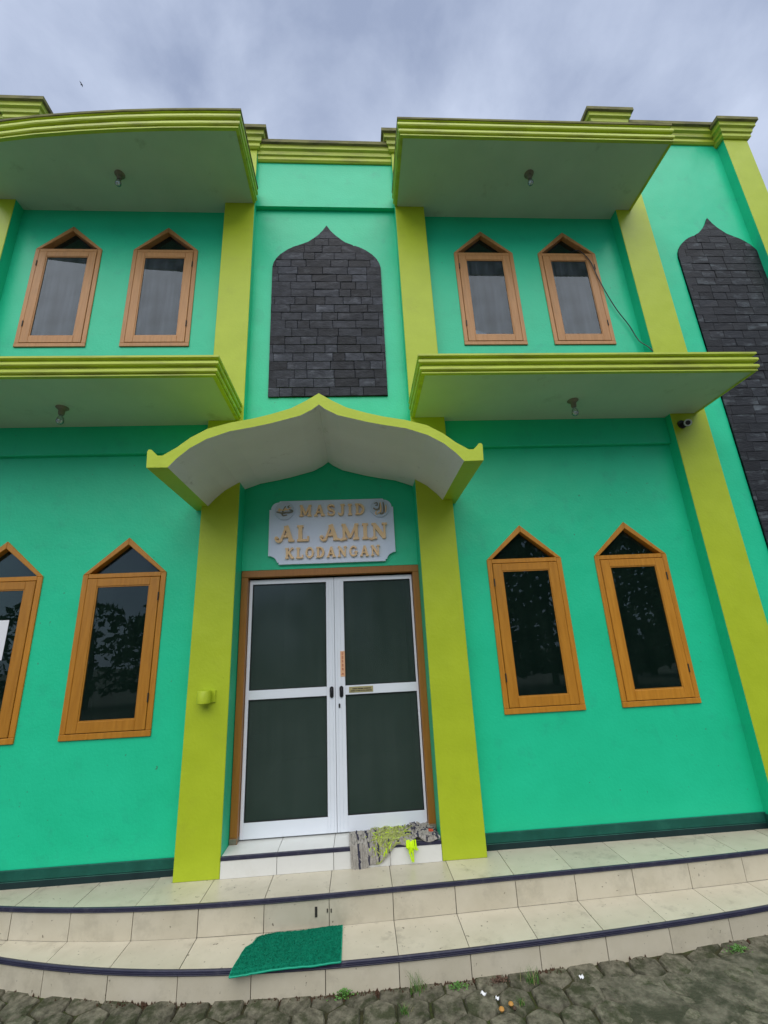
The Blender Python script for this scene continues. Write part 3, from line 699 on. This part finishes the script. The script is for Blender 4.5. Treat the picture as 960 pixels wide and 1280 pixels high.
for ff, z in ((f1, 0.0), (f2, ZT)):
    mb = MB(); path = [(x, ff(x)) for x in xs_between(XL, XR, 90)]
    mb.sweep(path, [(-.0095, z+.003), (.004, z+.004), (.008, z+.001), (.009, z-.004), (.0055, z-.0065), (.009, z-.009), (.009, z-.014), (.0055, z-.016), (.008, z-.019), (.006, z-.0235), (-.012, z-.0235)], caps=True)
    mb.build('nosing', NAVY, steps)
mb = MB()   # the dark paint marks on the upper riser
for a, b, z0, z1 in ((-.118, -.102, -.118, -.062), (-.040, -.033, -.098, -.078), (-.015, -.008, -.100, -.080)):
    mb.box(a, b, f1(-.1)-.003, f1(-.1)+.002, z0, z1)
mb.build('paint_mark', DARKM, steps)

# ------------------------------------------------------------------ ground and pavers
ground = MB()
g_ = [(-150, -150), (150, -150), (150, 150), (-150, 150)]
ground.add([(x, y, ZG-.018) for x, y in g_], [(0, 1, 2, 3)])
ground = ground.build('ground', ASPH); tag(ground, 'grey concrete yard in front of the mosque', kind='structure')
mb = MB(); nx, ny = 110, 30
vs = []
for j in range(ny+1):
    for i in range(nx+1):
        x = -3.4+9*i/nx; y = -2.4+2.5*j/ny
        vs.append((x, y, ZG-.012+.004*math.sin(x*19+y*7)+.003*math.sin(y*31-x*11)))
mb.add(vs, [(j*(nx+1)+i, j*(nx+1)+i+1, (j+1)*(nx+1)+i+1, (j+1)*(nx+1)+i) for j in range(ny) for i in range(nx)], smooth=True)
mb.build('soil_bed', SOIL, ground)
cells = []
rad = .108; dx = rad*math.sqrt(3); row = 0; y = -2.0
while y < -.2:
    x = -3.0+(dx/2 if row % 2 else 0)
    while x < 4.6:
        cells.append((x, y)); x += dx
    y += rad*1.5; row += 1
def paver_mesh(cx, cy, k):
    rr = random.Random(k); b = MB(); n = 12; top, low, ring = [], [], []
    for i in range(n):
        t = 2*math.pi*i/n+math.pi/6; base = rad*(.945 if i % 2 == 0 else .945*math.cos(math.pi/6)*1.02)*rr.uniform(.95, 1.02)
        ring.append((base*math.cos(t), base*math.sin(t)))
    b.add([(x*.91, y_*.91, .002*rr.uniform(.1, 1)+.0005) for x, y_ in ring]+[(x, y_, -.008) for x, y_ in ring]+[(x*1.01, y_*1.01, -.03) for x, y_ in ring]+[(0, 0, .002)],
          [(i, (i+1) % n, 3*n) for i in range(n)]+[(n+i, n+(i+1) % n, (i+1) % n, i) for i in range(n)]+[(2*n+i, 2*n+(i+1) % n, n+(i+1) % n, n+i) for i in range(n)], smooth=True)
    return b.mesh('paver', PAVER)
pm = [paver_mesh(0, 0, k) for k in range(9)]
kept = sorted((c_ for c_ in cells if c_[1] < f2(c_[0])+.05), key=lambda c_: abs(c_[0]-.3)*.55+abs(c_[1]+.85)*1.6)[:250]
for x, y in kept:
    o = link('paver', random.choice(pm), ground, (x+random.uniform(-.006, .006), y+random.uniform(-.006, .006), ZG+.002+random.uniform(-.004, .004)))
    o.rotation_euler = (random.uniform(-.02, .02), random.uniform(-.02, .02), R(60)*random.randrange(6)+random.uniform(-.05, .05))
# cement skim smeared over the pavers towards the right
from mathutils import noise
mb = MB(); nx, ny = 150, 50; vs = []
for j in range(ny+1):
    for i in range(nx+1):
        x = .9+4.6*i/nx; y = -2.1+2.0*j/ny
        d = noise.fractal(Vector((x*2.2, y*2.2, 3)), 1.0, 2.0, 4)
        cover = min(1, max(0, (x-1.25)*1.1+d*.75))
        far = f2(x)-y
        if far < .16: cover *= max(0, (far-.04)/.12)
        vs.append((x, y, ZG-.03+.036*min(1, cover*1.6)+.007*noise.fractal(Vector((x*7, y*7, 9)), 1.0, 2.0, 5)))
mb.add(vs, [(j*(nx+1)+i, j*(nx+1)+i+1, (j+1)*(nx+1)+i+1, (j+1)*(nx+1)+i) for j in range(ny) for i in range(nx)], smooth=True)
mb.build('cement_skim', CEMENT, ground)
# red-brown dirt gathered along the foot of the lowest step
mb = MB(); rr = random.Random(11)
for q in range(900):
    x = rr.uniform(-1.6, 1.4) if rr.random() < .8 else rr.uniform(-2.6, 3.2)
    dens = noise.noise(Vector((x*2.4, 0, 5)))
    if dens < -.05 and rr.random() < .8: continue
    y = f2(x)-abs(rr.gauss(.006, .016)); s = rr.uniform(.004, .011)
    c_ = Vector((x, y, ZG-.004+rr.uniform(0, .012)))
    a_ = rr.uniform(0, 6.28); ux, uy = math.cos(a_)*s, math.sin(a_)*s
    mb.add([(c_.x+ux, c_.y+uy, c_.z-.01), (c_.x-uy, c_.y+ux, c_.z-.01), (c_.x-ux, c_.y-uy, c_.z-.01), (c_.x+uy, c_.y-ux, c_.z-.01), (c_.x, c_.y, c_.z+s*.8)], [(0, 1, 4), (1, 2, 4), (2, 3, 4), (3, 0, 4)])
dirt = mb.build('dirt', DIRT); tag(dirt, 'reddish brown dirt along the foot of the lowest step', kind='stuff')

# ------------------------------------------------------------------ weeds and litter
def weed(name, x, y, kind, label, seed, size):
    rr = random.Random(seed); b = MB()
    if kind == 'grass':
        for q in range(46):
            a_ = rr.uniform(0, 6.28); L_ = size*rr.uniform(.5, 1.2); sp = rr.uniform(.1, .75); bx, by = rr.gauss(0, size*.22), rr.gauss(0, size*.16)
            wv = .0022; pts = []
            for k in range(4):
                t = k/3; pts.append(Vector((bx+math.cos(a_)*sp*L_*t*t, by+math.sin(a_)*sp*L_*t*t*.6, L_*(t-.28*sp*t*t))))
            sd_ = Vector((-math.sin(a_), math.cos(a_), 0))*wv; vs_ = []
            for k, p in enumerate(pts): ww = sd_*(1-.9*k/3); vs_ += [p+ww, p-ww]
            b.add([(v.x+x, v.y+y, v.z+ZG-.006) for v in vs_], [(0, 1, 3, 2), (2, 3, 5, 4), (4, 5, 7, 6)], 0 if rr.random() < .72 else 1)
    else:
        for q in range(130):
            a_ = rr.uniform(0, 6.28); rad_ = size*abs(rr.gauss(0, .55)); h_ = size*rr.uniform(.1, .75)*max(.2, 1-.5*rad_/size)
            c_ = Vector((math.cos(a_)*rad_*1.25, math.sin(a_)*rad_*.5, h_)); s = size*rr.uniform(.09, .17)
            d_ = Vector((rr.gauss(0, 1), rr.gauss(0, 1), rr.uniform(-.2, .8))).normalized(); n_ = d_.orthogonal().normalized()
            b.add([(v.x+x, v.y+y, v.z+ZG-.004) for v in (c_-d_*s, c_+n_*s*.45, c_+d_*s, c_-n_*s*.45)], [(0, 1, 2, 3)], 0)
            if q % 6 == 0: b.tube([(x, y, ZG-.006), (x+c_.x*.6, y+c_.y*.6, ZG-.006+c_.z*.7), (x+c_.x, y+c_.y, ZG-.006+c_.z)], .0012, 4, 0)
    o = empty(name, (x, y, ZG))
    b.build('blades' if kind == 'grass' else 'leaves', [WEED, WEEDS] if kind != 'dry' else [WEEDB, WEEDS], o, 0, (x, y, ZG))['kind'] = 'stuff'
    tag(o, label, 'weed', 'weeds growing along the foot of the steps')
weed('leafy_weed', .083, -.715, 'leaf', 'bushy green leafy weed below the right corner of the green mat', 1, .058)
weed('grass_tuft', .500, -.735, 'grass', 'upright grass tuft with tall stalks against the lowest riser', 2, .10)
weed('leafy_weed', .728, -.735, 'leaf', 'low spreading green weed at the riser between grass tuft and brown weed', 3, .050)
weed('dry_weed', .965, -.730, 'dry', 'reddish brown dried weed at the foot of the lowest riser', 4, .055)
weed('grass_tuft', 1.150, -.755, 'grass', 'small pale grass tuft right of the brown dried weed', 5, .075)
weed('grass_tuft', .415, -.885, 'grass', 'sparse straw coloured grass in the paver joint in front of the steps', 6, .055)
weed('grass_tuft', 1.035, -.905, 'grass', 'tiny grass sprig between pavers beside the fallen fruits', 7, .045)
weed('leafy_weed', 2.47, -.66, 'leaf', 'flat mossy weed at far right beside the step foot', 8, .055)
def lump(name, x, y, s, m_, label, cat, group=None, sq=.8):
    b = MB(); b.lathe([(.001, -s*sq), (s*.6, -s*.75*sq), (s, 0), (s*.75, s*.62*sq), (.001, s*sq)], (x, y, ZG+.012+s*sq), seg=9)
    tag(b.build(name, m_, None, 0, (x, y, ZG+.012)), label, cat, group)
FRUIT = mat('fallen_fruit', (.42, .20, .04), (.52, .28, .07), 60, .6)
FRUITD = mat('rotten_fruit', (.05, .03, .02), (.08, .045, .025), 60, .7)
lump('fallen_fruit', .915, -.955, .015, FRUIT, 'yellow orange fallen fruit on a paver, the nearer of two', 'fruit', 'fallen fruits')
lump('fallen_fruit', .975, -.925, .014, FRUIT, 'brownish orange fallen fruit on a paver, the one nearer the steps', 'fruit', 'fallen fruits')
lump('fallen_fruit', .985, -.952, .011, FRUITD, 'shrivelled dark fallen fruit beside the two orange ones', 'fruit', 'fallen fruits')
def scrap(x, y, a_, l, wv, label):
    b = MB(); n = 4; vs_ = []
    for i in range(n+1):
        t = (i/n-.5)*l; zz = ZG+.014+.004*math.sin(i*1.9)
        for s in (-1, 1): vs_.append((x+math.cos(a_)*t-math.sin(a_)*s*wv/2, y+math.sin(a_)*t+math.cos(a_)*s*wv/2, zz+.003*s))
    b.add(vs_, [(2*i, 2*i+1, 2*i+3, 2*i+2) for i in range(n)])
    b.add([(a, b_, c_-.0015) for a, b_, c_ in vs_], [(2*i, 2*i+2, 2*i+3, 2*i+1) for i in range(n)])
    tag(b.build('paper_scrap', PAPER, None, 0, (x, y, ZG)), label, 'litter', 'white scraps on the ground')
scrap(.855, -.815, -.7, .032, .012, 'white paper scrap near the brown weed, long and slanting')
scrap(.920, -.858, -.3, .020, .011, 'small white paper scrap beside the fallen fruits')
scrap(1.44, -.765, .2, .024, .015, 'white scrap lying at the riser foot right of the grass tufts')

# ------------------------------------------------------------------ green mat on the lower tread
def green_mat():
    cs = [(-.505, -.375), (.060, -.352), (.064, -.703), (-.562, -.716)]
    b = MB(); nx_, ny_ = 26, 14; vs_ = []
    rr = random.Random(3)
    for j in range(ny_+1):
        for i in range(nx_+1):
            u, v = i/nx_, j/ny_
            a_ = Vector(cs[0]).lerp(Vector(cs[1]), u); c_ = Vector(cs[3]).lerp(Vector(cs[2]), u); p = a_.lerp(c_, v)
            z = ZT+.013+.0025*math.sin(u*9+v*4)+.0015*rr.uniform(-1, 1)
            yb = f2(p.x)-.006
            if p.y < yb: z -= (yb-p.y)*.30
            if u < .22 and v < .30: p = p+Vector((.035*(.22-u)/.22, -.035*(.22-u)/.22*(.3-v)/.3)); z += .006*(1-u/.22)
            vs_.append((p.x, p.y, z))
    b.add(vs_, [(j*(nx_+1)+i, j*(nx_+1)+i+1, (j+1)*(nx_+1)+i+1, (j+1)*(nx_+1)+i) for j in range(ny_) for i in range(nx_)], smooth=True)
    # the pile: short loops that give the surface its grain
    for q in range(6500):
        u, v = rr.random(), rr.random(); i, j = min(int(u*nx_), nx_-1), min(int(v*ny_), ny_-1)
        p = Vector(vs_[j*(nx_+1)+i]).lerp(Vector(vs_[(j+1)*(nx_+1)+i+1]), .5)+Vector((rr.uniform(-.012, .012), rr.uniform(-.012, .012), .0))
        s = .0032; a_ = rr.uniform(0, 3.14); d_ = Vector((math.cos(a_)*s, math.sin(a_)*s, 0)); t_ = p+Vector((rr.uniform(-.002, .002), rr.uniform(-.002, .002), .0035))
        b.add([p-d_, p+d_, t_], [(0, 1, 2)], 0)
    m0 = empty('door_mat', (-.25, -.55, ZT))
    b.build('pile', MATG, m0)
    e = MB(); fr = [vs_[ny_*(nx_+1)+i] for i in range(nx_+1)]
    e.tube([(x, y-.002, z-.004) for x, y, z in fr]  , .005, 6); 
    e.tube([(vs_[j*(nx_+1)+nx_][0], vs_[j*(nx_+1)+nx_][1], vs_[j*(nx_+1)+nx_][2]-.004) for j in range(ny_+1)], .0045, 6)
    e.tube([(vs_[j*(nx_+1)][0], vs_[j*(nx_+1)][1], vs_[j*(nx_+1)][2]-.004) for j in range(ny_+1)], .0045, 6)
    e.build('hem', MATE, m0)
    tag(m0, 'dark green rectangular door mat lying on the lower tiled step', 'mat')
green_mat()

# ------------------------------------------------------------------ rag rug on the threshold
def rag_rug():
    rg = empty('rag_rug', (.45, .1, ZS))
    rr = random.Random(21)
    def surf(u, v):
        """u across 0..1, v from the door (0) to the hanging front edge (1)"""
        x0 = .105+.02*v; x1 = .775+.015*v
        x = x0+(x1-x0)*u
        yb = .235+.11*u-.02*math.sin(u*7); L_ = .40-.06*u+.02*math.sin(u*9)+.015*math.sin(u*23)
        s = v*L_; edge_ = yb+.012
        if s < edge_: y, z = yb-s, ZS+.012
        else:
            over = s-edge_; y, z = -.014-.004*math.sin(u*20)-.01*over, ZS+.012-over
        z += .010*abs(math.sin(u*17+v*5))+.012*max(0, noise.noise(Vector((u*6, v*5, 2))))
        if u > .62: z += .012*math.sin((u-.62)/.38*math.pi)
        return Vector((x, y, z))
    b = MB(); nx_, ny_ = 44, 26
    vs_ = [surf(i/nx_, j/ny_) for j in range(ny_+1) for i in range(nx_+1)]
    b.add(vs_, [(j*(nx_+1)+i, j*(nx_+1)+i+1, (j+1)*(nx_+1)+i+1, (j+1)*(nx_+1)+i) for j in range(ny_) for i in range(nx_)], smooth=True)
    b.build('backing', RAGG, rg)
    names = [('grey_strips', RAGG, MB()), ('navy_strips', RAGB, MB()), ('lime_strips', RAGL, MB()), ('neon_strips', RAGN, MB())]
    def strip(u, v, du, dv, wd_, lift, k):
        P_ = [surf(min(1, max(0, u+du*t)), min(1, max(0, v+dv*t)))+Vector((0, -.002, .0035))+Vector((0, -lift*.5, lift))*math.sin(math.pi*t) for t in (0, .33, .67, 1)]
        ax = (P_[-1]-P_[0]); sd_ = Vector((1, 0, 0)) if abs(dv) > abs(du) else Vector((0, 1, 0)) if v < .55 else Vector((0, 0, 1))
        sd_ = sd_*wd_; vv = []
        for p_ in P_: vv += [p_-sd_, p_+Vector((0, -.0025, .0025)), p_+sd_]
        names[k][2].add(vv, [f_ for a_ in range(3) for f_ in ((3*a_, 3*a_+1, 3*a_+4, 3*a_+3), (3*a_+1, 3*a_+2, 3*a_+5, 3*a_+4))], smooth=True)
    for q in range(36):          # grey ribs laid from the door to the hanging edge, every third gap filled navy
        for r_ in range(7):
            u, v = q/36+rr.uniform(-.004, .004), r_/7+rr.uniform(-.02, .02)
            dark = (q % 4 == 3 and noise.noise(Vector((q*.7, r_*.9, 1))) > -.10)
            if .66 < u < .74 and v < .6: dark = dark or rr.random() < .5
            strip(u, v, rr.uniform(-.012, .012), .17, rr.uniform(.0055, .0085), rr.uniform(.001, .007), 1 if dark else 0)
    for q in range(620):
        u, v = .44+rr.gauss(0, .105), min(.98, max(.02, .5+rr.gauss(0, .26)))
        if ((u-.44)/.27)**2+((v-.5)/.6)**2 > 1.1: continue
        strip(u, v, rr.gauss(0, .035), rr.gauss(0, .06), rr.uniform(.003, .006), rr.uniform(.004, .014), 3 if rr.random() < .06 else 2)
    for q in range(130):
        u, v = rr.uniform(.72, .99), rr.uniform(.02, .9)
        strip(u, v, rr.gauss(0, .05), rr.gauss(0, .07), rr.uniform(.004, .007), rr.uniform(.004, .014), 1 if rr.random() < .25 else 0)
    nm = names[3][2]   # the bright tassel hanging over the edge
    for q in range(16):
        x = .565+rr.gauss(0, .014); L_ = rr.uniform(.05, .09) if q < 13 else .135
        nm.tube([(x, -.012, ZS+.02), (x+rr.gauss(0, .004), -.036, ZS-L_*.4), (x+rr.gauss(0, .008)+.008, -.034, max(.006, ZS+.02-L_))], [.006, .008, .003], 5)
    for nme, m_, bb in names: bb.build(nme, m_, rg)['kind'] = 'stuff'
    o_ = MB(); 
    for q in range(3): o_.box(.722+.012*q, .732+.012*q, .085-.006*q, .105-.005*q, ZS+.028, ZS+.046)
    o_.build('orange_strip', RAGO, rg, .003)
    th_ = MB(); th_.tube([(.165, -.016, ZS-.04), (.185, -.022, ZS-.075), (.21, -.024, ZS-.10)], .003, 5); th_.tube([(.405, -.016, ZS-.04), (.410, -.02, .05), (.408, -.022, .01)], .0022, 5); th_.build('loose_thread', RAGG, rg)
    tag(rg, 'ragged grey rug with shaggy lime patch draped over the white door threshold', 'rug')
rag_rug()

# ------------------------------------------------------------------ small fittings on the facade
def ceiling_lamp(x, y, z, label, clean):
    root = empty('ceiling_lamp', (x, y, z))
    a = MB(); a.lathe([(.001, 0), (.052, 0), (.052, -.014), (.040, -.022), (.034, -.030), (.026, -.034), (.024, -.075), (.020, -.082), (.001, -.082)], (x, y, z), seg=18); a.build('socket', LAMPB, root)
    b = MB(); r_ = .030
    b.lathe([(.013, -.080), (.015, -.094), (.026, -.112), (r_, -.134), (.031, -.152), (.018, -.168), (.001, -.173)], (x, y, z), seg=16); b.build('bulb', BULB, root)
    tag(root, label, 'lamp', 'bare bulb lamps under the balconies')
ceiling_lamp(-2.196, -.298, 6.557, 'bare bulb in dirty socket under the upper left balcony', 0)
ceiling_lamp(2.272, -.402, 6.542, 'bare bulb in dirty socket under the upper right balcony', 0)
ceiling_lamp(-2.355, -.271, 3.739, 'bare bulb lamp under the lower left balcony', 1)
ceiling_lamp(2.337, -.279, 3.739, 'bare bulb lamp under the lower right balcony', 1)
# security camera on the right pillar
cc = empty('security_camera', (3.62, -.0, 3.62))
b = MB(); b.lathe([(.001, -.012), (.045, -.012), (.045, 0)], (3.60, -.0, 3.60), 'y', 16); b.tube([(3.60, -.01, 3.60), (3.60, -.045, 3.60)], .016, 8); b.build('mount', DARKM, cc)
b = MB(); dvec = Vector((-.55, -.75, -.36)).normalized(); p0 = Vector((3.635, -.035, 3.60))
b.tube([p0, p0+dvec*.02, p0+dvec*.085, p0+dvec*.087], [.030, .036, .036, .034], 18); b.build('housing', DARKM, cc)
b = MB(); b.tube([p0+dvec*.085, p0+dvec*.092], [.036, .034], 18); b.build('ring', CCTVW, cc)
b = MB(); b.tube([p0+dvec*.090, p0+dvec*.0935], [.024, .022], 16); b.build('lens', BLACK, cc)
tag(cc, 'small dark security camera with pale ring lens under the lower right balcony', 'camera')
# lime painted spotlight on the left entrance pillar
wl = empty('wall_light', (-1.01, 0, 1.24))
b = MB(); b.box(-.995, -.940, -.012, .0005, 1.195, 1.290); b.build('back_plate', LIME, wl, .003)
b = MB(); b.lathe([(.001, .098), (.050, .098), (.053, .094), (.053, .006), (.047, .001), (.040, .004), (.001, .010)], (-1.015, -.060, 1.192), seg=24); b.box(-1.02, -.975, -.03, -.005, 1.215, 1.27); b.build('shade', LIME, wl)
tag(wl, 'small lime painted round wall light on the pillar left of the door', 'light')
# loose cable from the last upper window to the balcony
def smoothpts(P_, n=6):
    P_ = [Vector(p) for p in P_]; Q = []
    for i in range(len(P_)-1):
        p0, p1, p2, p3 = P_[max(i-1, 0)], P_[i], P_[i+1], P_[min(i+2, len(P_)-1)]
        for s in range(n):
            t = s/n; Q.append(.5*((2*p1)+(-p0+p2)*t+(2*p0-5*p1+4*p2-p3)*t*t+(-p0+3*p1-3*p2+p3)*t**3))
    return Q+[P_[-1]]
b = MB(); b.tube(smoothpts([(2.90, .17, 6.02), (2.96, .105, 6.00), (3.02, .095, 5.965), (3.105, .098, 5.83), (3.15, .098, 5.60), (3.205, .10, 5.387), (3.285, .10, 5.138), (3.385, .10, 4.917), (3.45, .09, 4.701), (3.50, .02, 4.54), (3.56, -.012, 4.30), (3.60, -.02, 3.91)]), .0055, 6)
tag(b.build('cable', BLACK, None, 0, (3.2, .1, 5.3)), 'loose black cable drooping from the rightmost upper window to the balcony', 'cable')
b = MB(); b.box(-2.99, -2.738, YW-.0065, YW-.005, 1.60, 1.925)
tag(b.build('paper_notice', PAPER, None, 0, (-2.9, YW+.02, 1.6)), 'white paper notice fixed in the lower window at far left', 'notice')
# bird
bd = empty('bird', (-14.1, 22.0, 33.0))
def px_dir(x, y): return (fw+r2*((x-480)/fpx)-u2*((y-640)/fpx))
bp = CAM+px_dir(102, 106)*48; bd.location = bp
b = MB(); b.tube([bp+Vector((-.13, 0, .02)), bp+Vector((-.07, 0, 0)), bp+Vector((.04, 0, 0)), bp+Vector((.10, .0, .01)), bp+Vector((.14, 0, .0))], [.012, .035, .045, .028, .004], 8); b.build('body', BIRDM, bd)
for s in (-1, 1):
    b = MB(); vs_ = [bp+Vector((.05, s*.02, .02)), bp+Vector((-.05, s*.02, .02)), bp+Vector((-.07, s*.16, .10)), bp+Vector((.03, s*.16, .10)), bp+Vector((-.10, s*.30, .12))]
    b.add(vs_+[v+Vector((0, 0, -.006)) for v in vs_], [(0, 1, 2, 3), (3, 2, 4), (5, 8, 7, 6), (8, 9, 7), (0, 3, 8, 5), (3, 4, 9, 8), (1, 6, 7, 2), (2, 7, 9, 4)]); b.build('wing', BIRDM, bd)
tag(bd, 'tiny black bird flying in the cloudy sky above the left balcony', 'bird')

# ------------------------------------------------------------------ trees across the yard (seen mirrored in the glass)
mb = MB(); rr = random.Random(77)
for t in range(20):
    cx = -30+3.0*t+rr.uniform(-1, 1); cy = -17+rr.uniform(-2.5, 2.5); H = rr.uniform(3.6, 4.6) if cx < -3 else rr.uniform(6.5, 8.5)
    mb.tube([(cx, cy, ZG-.1), (cx+.1, cy, H*.35), (cx+rr.uniform(-.3, .3), cy, H*.7)], [.16, .12, .05], 7, 1)
    for q in range(650 if cx < -3 else 1700):
        a_ = rr.uniform(0, 6.28); e = rr.uniform(-1, 1); rad_ = 2.5*rr.uniform(.35, 1)**.5*rr.uniform(.75, 1.1)
        c_ = Vector((cx+math.cos(a_)*rad_*math.sqrt(1-e*e), cy+math.sin(a_)*rad_*math.sqrt(1-e*e), H*.50+e*H*.52))
        if c_.z < .2: c_.z = .2+rr.random()
        d_ = Vector((rr.gauss(0, 1), rr.gauss(0, 1), rr.gauss(0, 1))).normalized(); n_ = d_.orthogonal().normalized(); s = rr.uniform(.14, .30)
        mb.add([c_-d_*s, c_+n_*s*.5, c_+d_*s, c_-n_*s*.5], [(0, 1, 2, 3)], 0)
tl_ = mb.build('treeline', [TREE, BARK]); tag(tl_, 'dark row of trees across the yard mirrored in the window glass', kind='stuff')
